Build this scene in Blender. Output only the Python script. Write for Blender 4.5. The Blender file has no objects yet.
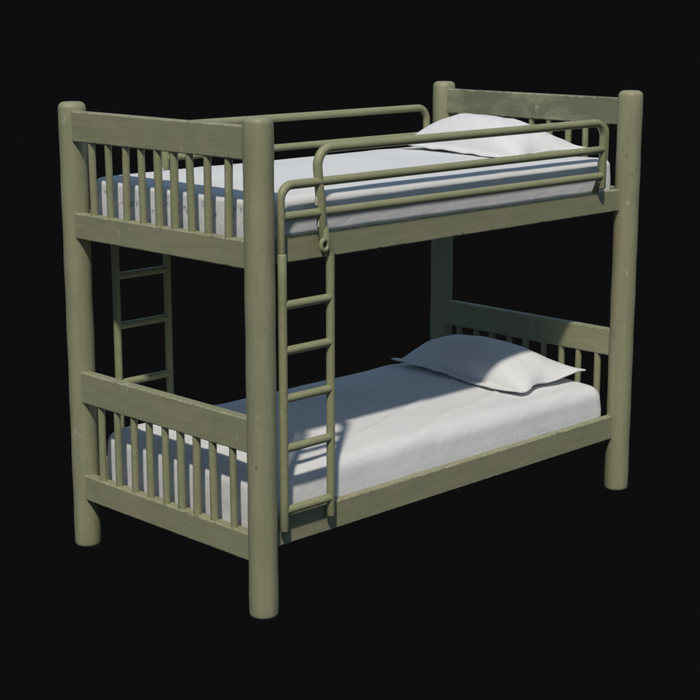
import bpy, bmesh, math, random
from mathutils import Vector, Matrix, noise

random.seed(7)
sc = bpy.context.scene
COL = sc.collection
PI = math.pi
L, W, R, H = 2.164, 1.088, 0.054, 1.807         # bed length, width, post radius, post height (metres)

# ------------------------------------------------------------------ materials
def nn(nt, kind, **kw):
    n = nt.nodes.new(kind)
    for k, v in kw.items():
        setattr(n, k, v)
    return n

def mixcol(nt, fac, a, b):
    m = nn(nt, 'ShaderNodeMix', data_type='RGBA')
    if isinstance(fac, float): m.inputs[0].default_value = fac
    else: nt.links.new(fac, m.inputs[0])
    for s, v in ((6, a), (7, b)):
        if isinstance(v, tuple): m.inputs[s].default_value = (*v, 1)
        else: nt.links.new(v, m.inputs[s])
    return m.outputs[2]

def ramp(nt, src, p0, p1, v0=0.0, v1=1.0):
    r = nn(nt, 'ShaderNodeMapRange'); r.clamp = True
    nt.links.new(src, r.inputs[0])
    for i, v in ((1, p0), (2, p1), (3, v0), (4, v1)):
        r.inputs[i].default_value = v
    return r.outputs[0]

def math2(nt, op, a, b):
    m = nn(nt, 'ShaderNodeMath', operation=op)
    for i, v in ((0, a), (1, b)):
        if isinstance(v, (int, float)): m.inputs[i].default_value = v
        else: nt.links.new(v, m.inputs[i])
    return m.outputs[0]

def noise_tex(nt, vec, scale, detail=4, rough=0.55):
    n = nn(nt, 'ShaderNodeTexNoise')
    n.inputs['Scale'].default_value = scale
    n.inputs['Detail'].default_value = detail
    n.inputs['Roughness'].default_value = rough
    if vec is not None: nt.links.new(vec, n.inputs['Vector'])
    return n.outputs[0]

def scaled(nt, vec, s):
    m = nn(nt, 'ShaderNodeMapping'); m.inputs['Scale'].default_value = s
    nt.links.new(vec, m.inputs['Vector']); return m.outputs[0]

def paint(name, base, warm, green, worn=0.0, stretch=(1, 1, 1), chips=1.0, grain=None):
    m = bpy.data.materials.new(name); m.use_nodes = True
    nt = m.node_tree; b = nt.nodes['Principled BSDF']
    g = nn(nt, 'ShaderNodeNewGeometry'); pos = g.outputs['Position']
    n1 = noise_tex(nt, scaled(nt, pos, stretch), 3.2, 5, 0.6)
    n2 = noise_tex(nt, pos, 7.5, 4, 0.6)
    n3 = noise_tex(nt, pos, 55, 5, 0.65)
    c = mixcol(nt, ramp(nt, n1, .42, .60), base, warm)
    c = mixcol(nt, ramp(nt, n2, .52, .72, 0, .75), c, green)
    c = mixcol(nt, ramp(nt, n3, .40, .70, 0, .22), c, tuple(x * .62 for x in base))
    n9 = noise_tex(nt, scaled(nt, pos, grain or (1, 1, 1)), 9 if grain else 90, 4, .6)
    c = mixcol(nt, ramp(nt, n9, .46, .70, 0, .30), c, tuple(x * .66 for x in warm))
    c = mixcol(nt, ramp(nt, n9, .50, .30, 0, .22), c, tuple(min(1, x * 1.22) for x in base))
    if worn:                                     # old rubbed patches with an outline of their own
        n4 = noise_tex(nt, scaled(nt, pos, (1.5, 1.0, 2.4)), 2.6, 5, 0.65)
        c = mixcol(nt, ramp(nt, n4, .44, .56, 0, worn), c, tuple(x * .55 for x in green))
    # paint rubbed thin or chipped along the edges
    bv = nn(nt, 'ShaderNodeBevel', samples=3); bv.inputs['Radius'].default_value = .009
    dt = nn(nt, 'ShaderNodeVectorMath', operation='DOT_PRODUCT')
    nt.links.new(bv.outputs[0], dt.inputs[0]); nt.links.new(g.outputs['Normal'], dt.inputs[1])
    edge = ramp(nt, dt.outputs['Value'], .990, .94)
    n5 = noise_tex(nt, pos, 38, 4, .7)
    light = math2(nt, 'MULTIPLY', edge, ramp(nt, n5, .48, .56, 0, .65 * chips))
    c = mixcol(nt, light, c, (.50, .50, .36))
    n6 = noise_tex(nt, scaled(nt, pos, (1, 1, .8)), 24, 4, .7)
    dark = math2(nt, 'MULTIPLY', edge, ramp(nt, n6, .55, .60, 0, .85 * chips))
    c = mixcol(nt, dark, c, (.06, .055, .035))
    # a few scuffs on the faces
    n7 = noise_tex(nt, scaled(nt, pos, (1, 1, .45)), 17, 3, .6)
    c = mixcol(nt, ramp(nt, n7, .685, .72, 0, .38 * chips), c, (.50, .51, .40))
    n8 = noise_tex(nt, scaled(nt, pos, (1, 1, .7)), 29, 5, .7)
    c = mixcol(nt, ramp(nt, n8, .655, .70, 0, .55 * chips), c, (.10, .095, .06))
    nt.links.new(c, b.inputs['Base Color'])
    nt.links.new(ramp(nt, n3, .3, .7, .38, .58), b.inputs['Roughness'])
    b.inputs['Specular IOR Level'].default_value = .35
    bp = nn(nt, 'ShaderNodeBump'); bp.inputs['Strength'].default_value = .22; bp.inputs['Distance'].default_value = .002
    nt.links.new(math2(nt, 'ADD', math2(nt, 'MULTIPLY', n9, 1.2), math2(nt, 'ADD', n3, math2(nt, 'MULTIPLY', n2, 2.0))), bp.inputs['Height'])
    nt.links.new(bp.outputs[0], b.inputs['Normal'])
    return m

BASE = (.292, .293, .176); WARM = (.322, .298, .188); GREEN = (.250, .274, .150)
M_POST = paint('olive_paint_post', BASE, WARM, GREEN, stretch=(1.6, 1.6, .5), grain=(4, 4, .35))
M_PLANK = paint('olive_paint_plank', BASE, WARM, GREEN, stretch=(1, 1, 2.2), grain=(.5, .5, 6))
M_HEAD = paint('olive_paint_rubbed', (.250, .258, .162), (.300, .300, .190), (.200, .225, .136), worn=.6, stretch=(1, .8, 1.6), chips=1.5, grain=(.5, .5, 6))
M_TUBE = paint('olive_paint_metal', (.284, .292, .162), (.314, .303, .174), (.228, .264, .128), stretch=(1, 1, 1), chips=.7)
M_SLAT = paint('olive_paint_slat', (.276, .283, .162), (.302, .290, .172), (.224, .252, .128), stretch=(2, 2, .8), chips=.8)

def flat(name, col, rough=.6, metal=0.0):
    m = bpy.data.materials.new(name); m.use_nodes = True
    nt = m.node_tree; b = nt.nodes['Principled BSDF']
    n = noise_tex(nt, nn(nt, 'ShaderNodeNewGeometry').outputs['Position'], 40)
    nt.links.new(mixcol(nt, ramp(nt, n, .35, .7), col, tuple(x * .7 for x in col)), b.inputs['Base Color'])
    b.inputs['Roughness'].default_value = rough; b.inputs['Metallic'].default_value = metal
    return m
M_WOOD = flat('raw_pine', (.42, .31, .19), .75)
M_BOLT = flat('dark_steel', (.045, .045, .04), .5, .6)
M_CLIP = flat('bare_pale_metal', (.55, .55, .46), .5)

def fabric(name, col, col2, marks=False):
    m = bpy.data.materials.new(name); m.use_nodes = True
    nt = m.node_tree; b = nt.nodes['Principled BSDF']
    g = nn(nt, 'ShaderNodeNewGeometry'); pos = g.outputs['Position']
    n1 = noise_tex(nt, scaled(nt, pos, (.6, 1, 1)), 3.5, 5, .6)
    c = mixcol(nt, ramp(nt, n1, .35, .7), col, col2)
    if marks:                                    # small grey printed sprigs round the mattress border
        sx = nn(nt, 'ShaderNodeSeparateXYZ'); nt.links.new(pos, sx.inputs[0])
        band = math2(nt, 'MULTIPLY', ramp(nt, sx.outputs['Z'], 1.40, 1.425), ramp(nt, sx.outputs['Z'], 1.49, 1.47))
        near = ramp(nt, sx.outputs['X'], .09, .075)
        n2 = noise_tex(nt, pos, 34, 3, .6)
        c = mixcol(nt, math2(nt, 'MULTIPLY', math2(nt, 'MULTIPLY', band, near), ramp(nt, n2, .56, .64, 0, .75)), c, (.17, .18, .24))
    nt.links.new(c, b.inputs['Base Color'])
    b.inputs['Roughness'].default_value = .9
    b.inputs['Specular IOR Level'].default_value = .15
    b.inputs['Sheen Weight'].default_value = .12
    n3 = noise_tex(nt, pos, 700, 2, .5)
    n4 = noise_tex(nt, scaled(nt, pos, (.5, 1.0, 1)), 9, 5, .55)
    n5 = noise_tex(nt, scaled(nt, pos, (.8, 1.3, 1.1)), 4.2, 4, .5)
    cr = ramp(nt, math2(nt, 'ABSOLUTE', math2(nt, 'SUBTRACT', n5, .5), 0), 0, .06, 1, 0)
    n6 = noise_tex(nt, scaled(nt, pos, (1.4, .7, 1.0)), 6.5, 4, .5)
    cr2 = ramp(nt, math2(nt, 'ABSOLUTE', math2(nt, 'SUBTRACT', n6, .5), 0), 0, .055, 1, 0)
    bp = nn(nt, 'ShaderNodeBump'); bp.inputs['Strength'].default_value = .5; bp.inputs['Distance'].default_value = .005
    hgt = math2(nt, 'ADD', n4, math2(nt, 'MULTIPLY', n3, .22))
    hgt = math2(nt, 'ADD', hgt, math2(nt, 'MULTIPLY', cr, .24))
    hgt = math2(nt, 'SUBTRACT', hgt, math2(nt, 'MULTIPLY', cr2, .18))
    nt.links.new(hgt, bp.inputs['Height'])
    nt.links.new(bp.outputs[0], b.inputs['Normal'])
    return m
M_SHEET = fabric('white_cotton_sheet', (.72, .715, .71), (.66, .658, .66))
M_SHEET_UP = fabric('white_cotton_sheet_sprigged', (.72, .715, .71), (.66, .658, .665), marks=True)
M_PILLOW = fabric('white_pillowcase', (.735, .73, .72), (.69, .685, .68))

# ------------------------------------------------------------------ objects
WORLD = {}
def add(name, bm, mat, parent=None, origin=(0, 0, 0), angle=40, bevel=0.0):
    """link a bmesh (given in bed coordinates) as one object with its origin at `origin`"""
    origin = Vector(origin)
    bmesh.ops.recalc_face_normals(bm, faces=bm.faces[:])
    bmesh.ops.translate(bm, verts=bm.verts[:], vec=-origin)
    me = bpy.data.meshes.new(name); bm.to_mesh(me); bm.free()
    me.materials.append(mat)
    for p in me.polygons: p.use_smooth = True
    me.set_sharp_from_angle(angle=math.radians(angle))
    o = bpy.data.objects.new(name, me); COL.objects.link(o)
    place(o, parent, origin)
    return o

def place(o, parent, origin):
    origin = Vector(origin)
    if parent is not None:
        o.parent = parent; o.location = origin - WORLD[parent]
    else:
        o.location = origin
    WORLD[o] = origin

def dup(o, parent, origin):
    c = o.copy(); COL.objects.link(c); c.parent = None
    place(c, parent, origin); return c

def lathe(bm, profile, cx, cy, n=40):
    rings = []
    for r, z in profile:
        rings.append([bm.verts.new((cx + r * math.cos(2*PI*i/n), cy + r * math.sin(2*PI*i/n), z)) for i in range(n)])
    for a, b in zip(rings, rings[1:]):
        for i in range(n):
            bm.faces.new((a[i], a[(i+1) % n], b[(i+1) % n], b[i]))
    bm.faces.new(rings[0]); bm.faces.new(rings[-1])

def box(bm, x0, x1, y0, y1, z0, z1, bev=.004, seg=2):
    vs = [bm.verts.new((x, y, z)) for x in (x0, x1) for y in (y0, y1) for z in (z0, z1)]
    fs = [bm.faces.new([vs[i] for i in q]) for q in ((0,1,3,2),(4,6,7,5),(0,4,5,1),(2,3,7,6),(0,2,6,4),(1,5,7,3))]
    if bev:
        es = list({e for f in fs for e in f.edges})
        bmesh.ops.bevel(bm, geom=es, offset=bev, segments=seg, profile=.6, affect='EDGES')

def board(axis, a0, a1, t0, t1, z0, z1, bev=.004, rough=0.0, n=90, seed=0):
    """plank running along an axis, chamfered edges, its lower arris a little worn; t is its thickness direction"""
    bm = bmesh.new()
    b = bev
    prof = [(t0, z0+b), (t0+b*.3, z0+b*.3), (t0+b, z0), (t1-b, z0), (t1-b*.3, z0+b*.3), (t1, z0+b),
            (t1, z1-b), (t1-b*.3, z1-b*.3), (t1-b, z1), (t0+b, z1), (t0+b*.3, z1-b*.3), (t0, z1-b)]
    rings = []
    for i in range(n + 1):
        a = a0 + (a1 - a0) * i / n
        w = noise.noise(Vector((a * 3.1, seed, 0))) * .0007
        ch = 0.0
        if rough:
            q = noise.noise(Vector((a * 34, seed + 4, 0))) + .7 * noise.noise(Vector((a * 95, seed + 9, 0)))
            ch = max(0, q - .12) * rough * (.35 + .65 * max(0, 1 - abs(a - 1.25) / .6))
        ring = []
        for k, (t, z) in enumerate(prof):
            dz = w
            dt = 0.0
            if k in (0, 1, 2): dz += ch
            p = (a, t + dt, z + dz) if axis == 'x' else (t + dt, a, z + dz)
            ring.append(bm.verts.new(p))
        rings.append(ring)
    m = len(prof)
    for r0, r1 in zip(rings, rings[1:]):
        for k in range(m):
            bm.faces.new((r0[k], r0[(k+1) % m], r1[(k+1) % m], r1[k]))
    bm.faces.new(rings[0]); bm.faces.new(rings[-1])
    return bm

def fillet(pts, rad, seg=9):
    pts = [Vector(p) for p in pts]; out = [pts[0]]
    for i in range(1, len(pts) - 1):
        p = pts[i]; a = (pts[i-1] - p); c = (pts[i+1] - p)
        r = rad if not isinstance(rad, (list, tuple)) else rad[i-1]
        ang = a.angle(c); d = min(r / math.tan(ang / 2), a.length * .49, c.length * .49)
        rr = d * math.tan(ang / 2)
        a.normalize(); c.normalize()
        bis = (a + c).normalized(); cen = p + bis * (rr / math.sin(ang / 2))
        s = p + a * d - cen; e = p + c * d - cen; tot = s.angle(e); ax = s.cross(e).normalized()
        for k in range(seg + 1):
            out.append(cen + Matrix.Rotation(tot * k / seg, 3, ax) @ s)
    out.append(pts[-1]); return out

def tube(bm, pts, r, n=18, dome=True, r_of=None):
    rad = (lambda p: r) if r_of is None else r_of
    # long runs are subdivided so the tube can be a touch uneven, like real bent pipe
    q = [pts[0]]
    for a, b in zip(pts, pts[1:]):
        k = max(1, int((b - a).length / .12))
        q += [a.lerp(b, j / k) for j in range(1, k + 1)]
    pts = q
    tang = []
    for i in range(len(pts)):
        t = (pts[min(i+1, len(pts)-1)] - pts[max(i-1, 0)]); tang.append(t.normalized())
    ref = Vector((0, 1, 0)) if abs(tang[0].y) < .9 else Vector((1, 0, 0))
    u = (ref - tang[0] * ref.dot(tang[0])).normalized()
    stations = []
    for i, p in enumerate(pts):
        if i:
            u = (tang[i-1].rotation_difference(tang[i]) @ u); u = (u - tang[i] * u.dot(tang[i])).normalized()
        stations.append((p, tang[i], u.copy(), rad(p)))
    if dome:
        p, t, u0, rr = stations[0]; pe, te, ue, re = stations[-1]
        pre = [(p - t * (rr*.5*math.sin(a)), t, u0, rr*math.cos(a)) for a in (1.35, .95, .5)]
        post = [(pe + te * (re*.5*math.sin(a)), te, ue, re*math.cos(a)) for a in (.5, .95, 1.35)]
        stations = pre + stations + post
    rings = []
    for p, t, u0, rr in stations:
        v = t.cross(u0)
        rings.append([bm.verts.new(p + (u0 * math.cos(2*PI*k/n) + v * math.sin(2*PI*k/n)) * rr) for k in range(n)])
    for a, b in zip(rings, rings[1:]):
        for k in range(n):
            bm.faces.new((a[k], a[(k+1) % n], b[(k+1) % n], b[k]))
    bm.faces.new(rings[0]); bm.faces.new(rings[-1])

def V(*a): return Vector(a)

def thing(name, label, cat, loc):
    o = bpy.data.objects.new(name, None); COL.objects.link(o)
    o.empty_display_size = .2; o.location = loc; WORLD[o] = Vector(loc)
    o['label'] = label; o['category'] = cat
    return o

# ------------------------------------------------------------------ the bed
bed = thing('bunk_bed', 'olive green painted bunk bed with thick round posts, slatted ends, guard rails and ladders',
            'bunk bed', (L/2, W/2, 0))

# posts: thick round poles with a softly rounded top and foot
def post_profile():
    pr = [(R - .010, 0), (R - .004, .003), (R - .0008, .010), (R, .018)]
    for i in range(1, 24):
        z = .018 + (H - .045) * i / 24
        pr.append((R + .0009 * math.sin(i * 1.7), z))
    for a in (0, 18, 36, 54, 70, 82):
        a = math.radians(a); pr.append((R - .024 + .024 * math.cos(a), H - .024 + .024 * math.sin(a)))
    pr.append((R * .30, H + .0005))
    return pr
bm = bmesh.new(); lathe(bm, post_profile(), 0, 0, 48)
post = add('post', bm, M_POST, bed, (0, 0, 0))
for x, y in ((0, W), (L, 0), (L, W)):
    p = dup(post, bed, (x, y, 0)); p.rotation_euler.z = random.uniform(0, 6)

# slatted end panels: a wide upper plank, a narrower lower plank, nine round slats between
bm = bmesh.new(); SR = .0148
tube(bm, [V(0, 0, -.02), V(0, 0, .30)], SR, 18, dome=False)
slat0 = None
def end_panel(name, xo, sgn, top, low, ys, mat, seed):
    """xo: x of the post axis; sgn: -1 when the outer face looks to -x"""
    global slat0
    a, b = xo + sgn * .035, xo - sgn * .010
    if name == 'headboard':                      # the planks sit centred on the head posts
        a, b = xo - .030, xo + .014
    t0, t1 = min(a, b), max(a, b)
    e = .030
    panel = add(name, board('y', e, W - e, t0, t1, top[0], top[1], .005, .003, 220, seed), mat, bed, (xo, W/2, top[0]), 18)
    add('lower_plank', board('y', e, W - e, t0, t1, low[0], low[1], .005, .003, 220, seed + 3), M_PLANK if name == 'footboard' else mat, panel, (xo, W/2, low[0]), 18)
    z0, z1 = low[1], top[0]
    sx = (t0 + t1) / 2 - .004
    for y in ys:
        bmx = bmesh.new(); h = z1 - z0
        jx, jy = random.uniform(-.002, .002), random.uniform(-.003, .003)
        tube(bmx, [V(sx - jx, y - jy, z0 - .012), V(sx + jx, y + jy, z1 + .012)], SR * random.uniform(.93, 1.07), 18, dome=False)
        add('slat', bmx, M_SLAT, panel, (sx, y, z0))
YF = (.942, .836, .730, .633, .535, .442, .349, .253, .140)
YH = (.955, .848, .744, .638, .536, .430, .324, .228, .118)
end_panel('footboard', 0, -1, (1.657, 1.774), (1.279, 1.379), YF, M_PLANK, 1)
end_panel('footboard', 0, -1, (.613, .740), (.206, .309), YF, M_PLANK, 2)
end_panel('headboard', L, -1, (1.659, 1.774), (1.285, 1.385), YH, M_HEAD, 3)
end_panel('headboard', L, -1, (.622, .742), (.206, .309), YH, M_PLANK, 4)
bm.free()

# long side rails
e = .040
add('side_rail', board('x', e, L - e, 0, .036, 1.287, 1.381, .004, .014, 640, 11), M_PLANK, bed, (L/2, 0, 1.287), 18)
add('side_rail', board('x', e, L - e, -.005, .031, .247, .353, .004, .003, 160, 12), M_PLANK, bed, (L/2, 0, .247), 18)
add('side_rail', board('x', e, L - e, W - .036, W, 1.287, 1.381, .004, .004, 120, 13), M_PLANK, bed, (L/2, W, 1.287), 18)
add('side_rail', board('x', e, L - e, W - .031, W + .005, .247, .353, .004, .003, 120, 14), M_PLANK, bed, (L/2, W, .247), 18)

# unseen added bases that carry the mattresses
for z in (1.290, .240):
    bm = bmesh.new()
    box(bm, .012, L - .034, .037, W - .037, z + .010, z + .026, .003, 1)      # plywood deck, made solid to block sun off the back ladder
    for k in range(5):
        x = .25 + k * (L - .5) / 4
        box(bm, x - .02, x + .02, .040, W - .040, z - .002, z + .0095, .003, 1)  # cross bearers
    add('bed_base', bm, M_WOOD, bed, (L/2, W/2, z))

# guard rails of bent metal tube
TR = .0172
def guard(y, front):
    s = 1 if front else -1                       # +1: outside is -y
    bm = bmesh.new()
    if front:
        xl0, xl1, xr, zt, zm, zl = .283, .252, 1.945, 1.682, 1.565, 1.455
        zb = 1.355
    else:
        xl0, xl1, xr, zt, zm, zl = .468, .466, 2.062, 1.686, 1.556, 1.450
        zb = 1.340
    tube(bm, fillet([(xl0, y - s*.004, zb), (xl1, y, zt), (xr, y, zt), (xr, y, 1.405)], .062, 10), TR)
    # short tang under the end of the hoop, fixing it to the rail
    tube(bm, [V(xr, y, 1.418), V(xr, y + s*.022, 1.412), V(xr, y + s*.028, 1.375)], .009, 12)
    g = add('guard_rail', bm, M_TUBE, bed, (L/2, y, zt))
    bm = bmesh.new()
    if front:
        # the end drops as a thinner leg into the sleeve at the top of the ladder
        tube(bm, fillet([(.077, y - .009, 1.29), (.078, y - .004, zm), (xr - .004, y, zm + .002)], .05, 9), .0162,
             r_of=lambda p: .0122 + .004 * max(0, min(1, (p.z - (zm - .08)) / .07)))
    else:
        tube(bm, [V(xl0, y, zm), V(xr - .004, y, zm)], .0158, dome=False)
    add('middle_bar', bm, M_TUBE, g, (L/2, y, zm))
    bm = bmesh.new()
    tube(bm, [V(.079 if front else xl0, y, zl), V(xr - .004, y, zl)], .0162, dome=False)
    add('lower_bar', bm, M_TUBE, g, (L/2, y, zl))
    for z in ((1.497, 1.418) if front else (1.500, 1.418)):
        xx = xl0 - .022 if front else xl0 - .018
        if front: xx = xl0 - .032 + (1.497 - z) * .10
        bm = bmesh.new(); box(bm, xx - .001, xx + .008, y - .006, y + .008, z - .017, z + .017, .0035, 3)
        add('bracket', bm, M_CLIP, g, (xx, y, z))
    bm = bmesh.new()
    tube(bm, [V(xr - .028, y + s*.002, zl - .026), V(xr - .006, y + s*.002, zl - .026)], .009, 10)
    tube(bm, [V(xr - .024, y + s*.002, zl - .010), V(xr - .024, y + s*.030, 1.376)], .007, 10)
    add('bracket', bm, M_TUBE, g, (xr, y, zl))
    return g
guard(-.022, True)
guard(W + .020, False)

# ladders of the same tube, hooked over the end of each guard rail
LR = .0162
def ladder(y, x0, x1, zb, ztl, ztr, rungs, front):
    s = 1 if front else -1
    bm = bmesh.new()
    tube(bm, [V(x0, y, zb), V(x0, y, ztl)], LR)
    if front:
        tube(bm, fillet([(x1, y, zb + .004), (x1, y, ztr - .045), (x1 - .026, y - .004, ztr + .012), (x1 - .028, y + .004, ztr + .05)], [.05, .03], 6), LR)
    else:
        tube(bm, [V(x1, y, zb), V(x1, y, ztr)], LR)
    ld = add('ladder', bm, M_TUBE, bed, (x0, y, zb))
    for z in rungs:
        bm = bmesh.new()
        tube(bm, [V(x0, y, z), V(x1, y, z)], .0158, dome=False)
        add('rung', bm, M_TUBE, ld, ((x0 + x1)/2, y, z))
    # eyelet plate and bolt where the upright meets the guard rail
    hx = x1 - .040 if front else x1 - .02
    hy = y - s * .012; hz = ztr - .012
    bm = bmesh.new()
    n = 20; mn = 10
    ring = []
    for i in range(n):
        a = 2*PI*i/n; row = []
        for k in range(mn):
            b = 2*PI*k/mn; rr = .0170 + .0088 * math.cos(b)
            row.append(bm.verts.new((hx + rr * math.cos(a), hy + s * .0085 * math.sin(b), hz + 1.15 * rr * math.sin(a))))
        ring.append(row)
    for i in range(n):
        for k in range(mn):
            bm.faces.new((ring[i][k], ring[(i+1) % n][k], ring[(i+1) % n][(k+1) % mn], ring[i][(k+1) % mn]))
    hk = add('hook', bm, M_TUBE, ld, (hx, hy, hz))
    bm = bmesh.new()
    tube(bm, [V(hx, hy + s*.014, hz), V(hx, hy - s*.0035, hz)], .0065, 6, dome=False)
    add('bolt', bm, M_BOLT, ld, (hx, hy, hz))
    return ld
ladder(-.031, .077, .311, .315, 1.322, 1.352, (1.143, .979, .804, .620, .387), True)
ladder(W + .031, .205, .470, .315, 1.330, 1.352, (1.090, .882, .640, .420), False)

# ------------------------------------------------------------------ mattresses
def mattress_bm(x0, x1, y0, y1, z0, z1, rad, crown, seed, wr, flare=0.0):
    bm = bmesh.new()
    nx, ny, nz = 110, 56, 14
    def lin(n): return [-1 + 2 * i / n for i in range(n + 1)]
    cx, cy, cz = (x0+x1)/2, (y0+y1)/2, (z0+z1)/2
    hx, hy, hz = (x1-x0)/2, (y1-y0)/2, (z1-z0)/2
    cache = {}
    def vert(p):
        k = tuple(round(c, 5) for c in p)
        if k in cache: return cache[k]
        q = Vector((p[0]*hx, p[1]*hy, p[2]*hz))
        rc = min(.062, rad * 1.25); rz = rad if p[2] > 0 else .022
        inner = Vector((max(-hx+rc, min(hx-rc, q.x)), max(-hy+rc, min(hy-rc, q.y)), max(-hz+.022, min(hz-rad, q.z))))
        d = q - inner
        if d.length > 1e-6:
            nrm = d.normalized()
            q = inner + Vector((nrm.x * rc, nrm.y * rc, nrm.z * rz))
        fx, fy = q.x/hx, q.y/hy
        up = max(0, q.z/hz)
        q.z += crown * up * (1 - abs(fx)**3) * (1 - abs(fy)**2.2)
        # bulging sides and the slow folds of a pulled sheet
        w = Vector((q.x*1.6 + seed, q.y*4.0, q.z*3))
        a = noise.noise(w) * .6 + noise.noise(w * 2.3 + Vector((3, 1, seed))) * .4
        ridge = abs(noise.noise(Vector((q.x*1.1 + q.y*.7 + seed, q.y*5.5 - q.x*.5, seed*2))))
        fold = max(0, .10 - ridge) / .10
        q.z += up * wr * (a * .9 + fold * .55)
        side = 1 - abs(q.z/hz)
        q.y *= 1 + flare * (.5 - .5 * max(-1, min(1, q.z/hz)))
        s2 = (noise.noise(Vector((q.x*7, seed, q.z*4))) * .5 + noise.noise(Vector((q.y*9 + 5, seed, q.z*4))) * .5) * wr * .6
        if abs(fy) > .9: q.y += math.copysign(.006 * max(0, side) + s2, fy)
        if abs(fx) > .95: q.x += math.copysign(.004 * max(0, side) + s2, fx)
        v = bm.verts.new((cx + q.x, cy + q.y, cz + q.z)); cache[k] = v
        return v
    # finer rows near the edges, where the corners roll over
    def edge(n, h):
        r = rad * 1.6 / h; a = [(-1 + r * i / 7) for i in range(7)]
        b = [(-1 + r) + (2 - 2*r) * i / n for i in range(n + 1)]
        return a + b + [-t for t in reversed(a)]
    X, Y, Z = edge(nx, hx), edge(ny, hy), edge(6, hz) if rad*1.6/hz < .95 else lin(18)
    def patch(A, B, f):
        for i in range(len(A)-1):
            for j in range(len(B)-1):
                vs = [vert(f(A[i], B[j])), vert(f(A[i+1], B[j])), vert(f(A[i+1], B[j+1])), vert(f(A[i], B[j+1]))]
                if len(set(vs)) == 4: bm.faces.new(vs)
    for s in (-1, 1):
        patch(X, Y, lambda a, b: (a, b, s)); patch(X, Z, lambda a, b: (a, s, b)); patch(Y, Z, lambda a, b: (s, a, b))
    return bm

MX0, MX1, MY0, MY1 = .050, 2.096, .048, 1.044
up_m = add('mattress', mattress_bm(MX0, MX1, .034, MY1, 1.317, 1.514, .028, .022, 3.0, .0035), M_SHEET_UP, None, (L/2, W/2, 1.317), 180)
up_m['label'] = 'white sheeted mattress on the top bunk, inside the tubular guard rails'
lo_m = add('mattress', mattress_bm(MX0 + .004, MX1 + .016, .046, MY1 - .010, .258, .492, .056, .019, 11.0, .0100, .028), M_SHEET, None, (L/2, W/2, .258), 180)
lo_m['label'] = 'white sheeted mattress on the bottom bunk, half shaded by the bunk above'
for m in (up_m, lo_m):
    m['category'] = 'mattress'; m['group'] = 'white mattresses on the two bunks'

# ------------------------------------------------------------------ pillows
def pillow_bm(A, B, C, D, z0, hgt, lift, seed, blunt=.34):
    """A back-left, B front-left, C front-right, D back-right corners (x, y, rise)"""
    bm = bmesh.new(); N = 72
    A, B, C, D = (Vector(p) for p in (A, B, C, D))
    def edges(n): return [math.sin((-1 + 2*i/n) * PI/2) * .55 + (-1 + 2*i/n) * .45 for i in range(n+1)]
    G = edges(N)
    top, bot = {}, {}
    fl_u0, fl = .79, .985                        # wide flap on the left (foot) end, narrow seam elsewhere
    for i, u in enumerate(G):
        for j, v in enumerate(G):
            # corners stay out as ears, the sides between them are drawn in
            uu = u * (1 - .035 * (1 - v*v) * abs(u)**3)
            vv = v * (1 - .150 * (1 - min(1, abs(u))**2.2) * abs(v)**3)
            if u < 0 and v < 0:                  # the front foot corner is folded under and blunt
                k = (u*v) ** 2.2 * blunt
                uu += k; vv += k * .55
            if v < 0: vv += .07 * math.exp(-((u + .05) / .38)**2) * abs(v)**4
            s, t = (uu + 1)/2, (vv + 1)/2        # s: left -> right, t: front -> back
            P = (B*(1-s) + C*s)*(1-t) + (A*(1-s) + D*s)*t
            ua = (u / fl_u0) if u < 0 else (u / fl)
            va = v / fl
            h = 0.0
            if abs(ua) < 1 and abs(va) < 1:
                h = (1 - abs(ua)**2.5) ** (.55 if u < 0 else .85) * (1 - abs(va)**2.3) ** (.95 if v < 0 else .62) * (1 + .10 * v)
            n = noise.noise(Vector((u*1.7 + seed, v*1.7, 1))) * .55 + noise.noise(Vector((u*4 + seed, v*4.0, 5))) * .25
            pull = abs(noise.noise(Vector((math.atan2(v, u) * 3.2, seed, .3)))) * (u*u + v*v) * .5
            groove = .010 * math.exp(-((u + fl_u0) / .035)**2) * (1 if abs(v) < .93 else 0)
            flap = (.014 * noise.noise(Vector((u*1.7, v*2.1 + seed, 9))) + .005 * noise.noise(Vector((u*5, v*5 + seed, 3)))) * max(0, 1 - 1.6 * h)
            hh = hgt * h * (1 + .16 * n) - .010 * pull * min(1, h*2)
            zz = z0 + lift + P.z + flap
            top[i, j] = bm.verts.new((P.x, P.y, zz + .003 + hh - groove))
            rim = i in (0, N) or j in (0, N)
            if rim: bot[i, j] = top[i, j]
            else: bot[i, j] = bm.verts.new((P.x, P.y, max(zz - .004 - .30 * hgt * h, z0 + .002)))
    for i in range(N):
        for j in range(N):
            q = ((i, j), (i+1, j), (i+1, j+1), (i, j+1))
            bm.faces.new([top[k] for k in q])
            vs = [bot[k] for k in reversed(q)]
            if len(set(vs)) >= 3:
                try: bm.faces.new(vs)
                except ValueError: pass
    return bm

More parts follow.
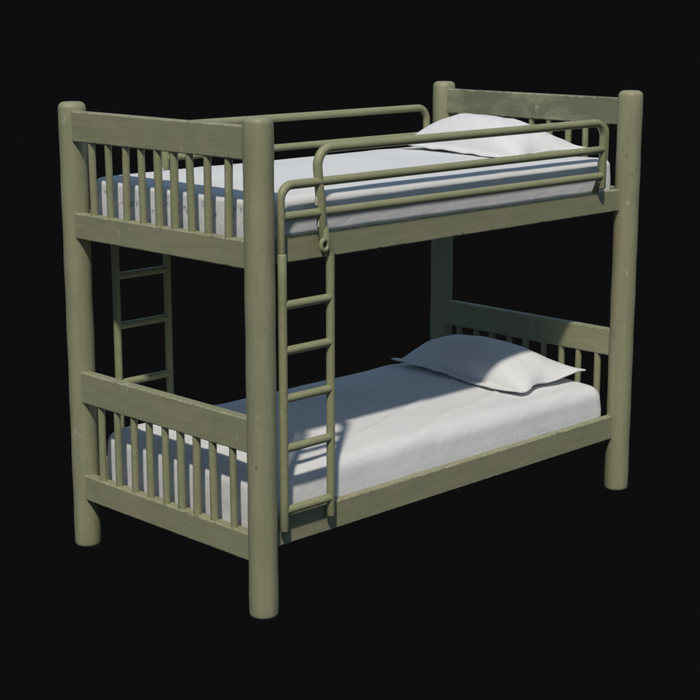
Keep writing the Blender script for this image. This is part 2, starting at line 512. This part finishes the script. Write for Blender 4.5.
lo_p = add('pillow', pillow_bm((1.690, .985, .006), (1.548, .050, -.009), (2.075, .120, .022), (2.085, .960, .012), .506, .128, .016, 2.0),
           M_PILLOW, None, (1.85, .55, .508), 180)
lo_p['label'] = 'white pillow with a flat flap edge on the bottom bunk, partly in shade'
up_p = add('pillow', pillow_bm((1.690, .960, .004), (1.530, .130, -.003), (2.085, .150, .004), (2.080, .950, .006), 1.533, .135, .014, 6.0),
           M_PILLOW, None, (1.85, .55, 1.533), 180)
up_p['label'] = 'white plump pillow on the top bunk, behind the guard rail in full light'
for m in (up_p, lo_p):
    m['category'] = 'pillow'; m['group'] = 'white pillows at the head of the bunks'

# ------------------------------------------------------------------ light, background, camera
w = bpy.data.worlds.new('World'); sc.world = w; w.use_nodes = True
bg = w.node_tree.nodes['Background']
bg.inputs[0].default_value = (.0044, .0044, .0044, 1); bg.inputs[1].default_value = 1.0

def aim(o, d): o.rotation_euler = Vector(d).to_track_quat('-Z', 'Y').to_euler()
def sun(name, d, strength, col, ang):
    l = bpy.data.lights.new(name, 'SUN'); l.energy = strength; l.color = col; l.angle = math.radians(ang)
    o = bpy.data.objects.new(name, l); COL.objects.link(o); aim(o, d); o.location = Vector((L/2, W/2, 0)) - Vector(d).normalized() * 6
    return o
sun('key_sun', (.58, .485, -1), 2.95, (1, .945, .845), 2.6)
sun('sky_fill', (.06, .04, -1), 1.0, (.42, .66, 1.0), 170)
sun('low_front_fill', (.55, .60, .10), .05, (1, .95, .82), 140)  # added soft fill from low in front; no ground is built

cam = bpy.data.cameras.new('camera'); co = bpy.data.objects.new('camera', cam); COL.objects.link(co)
co.location = (-3.568, -4.0379, 2.19835)
cam.sensor_width = 36; cam.lens = 1568.92 / 700 * 36
cam.clip_start = .1; cam.clip_end = 200
aim(co, (.68757827, .69237026, -.21876825))
sc.camera = co

sc.view_settings.view_transform = 'Standard'; sc.view_settings.look = 'None'
sc.view_settings.exposure = 0; sc.view_settings.gamma = 1
sc.render.engine = 'CYCLES'
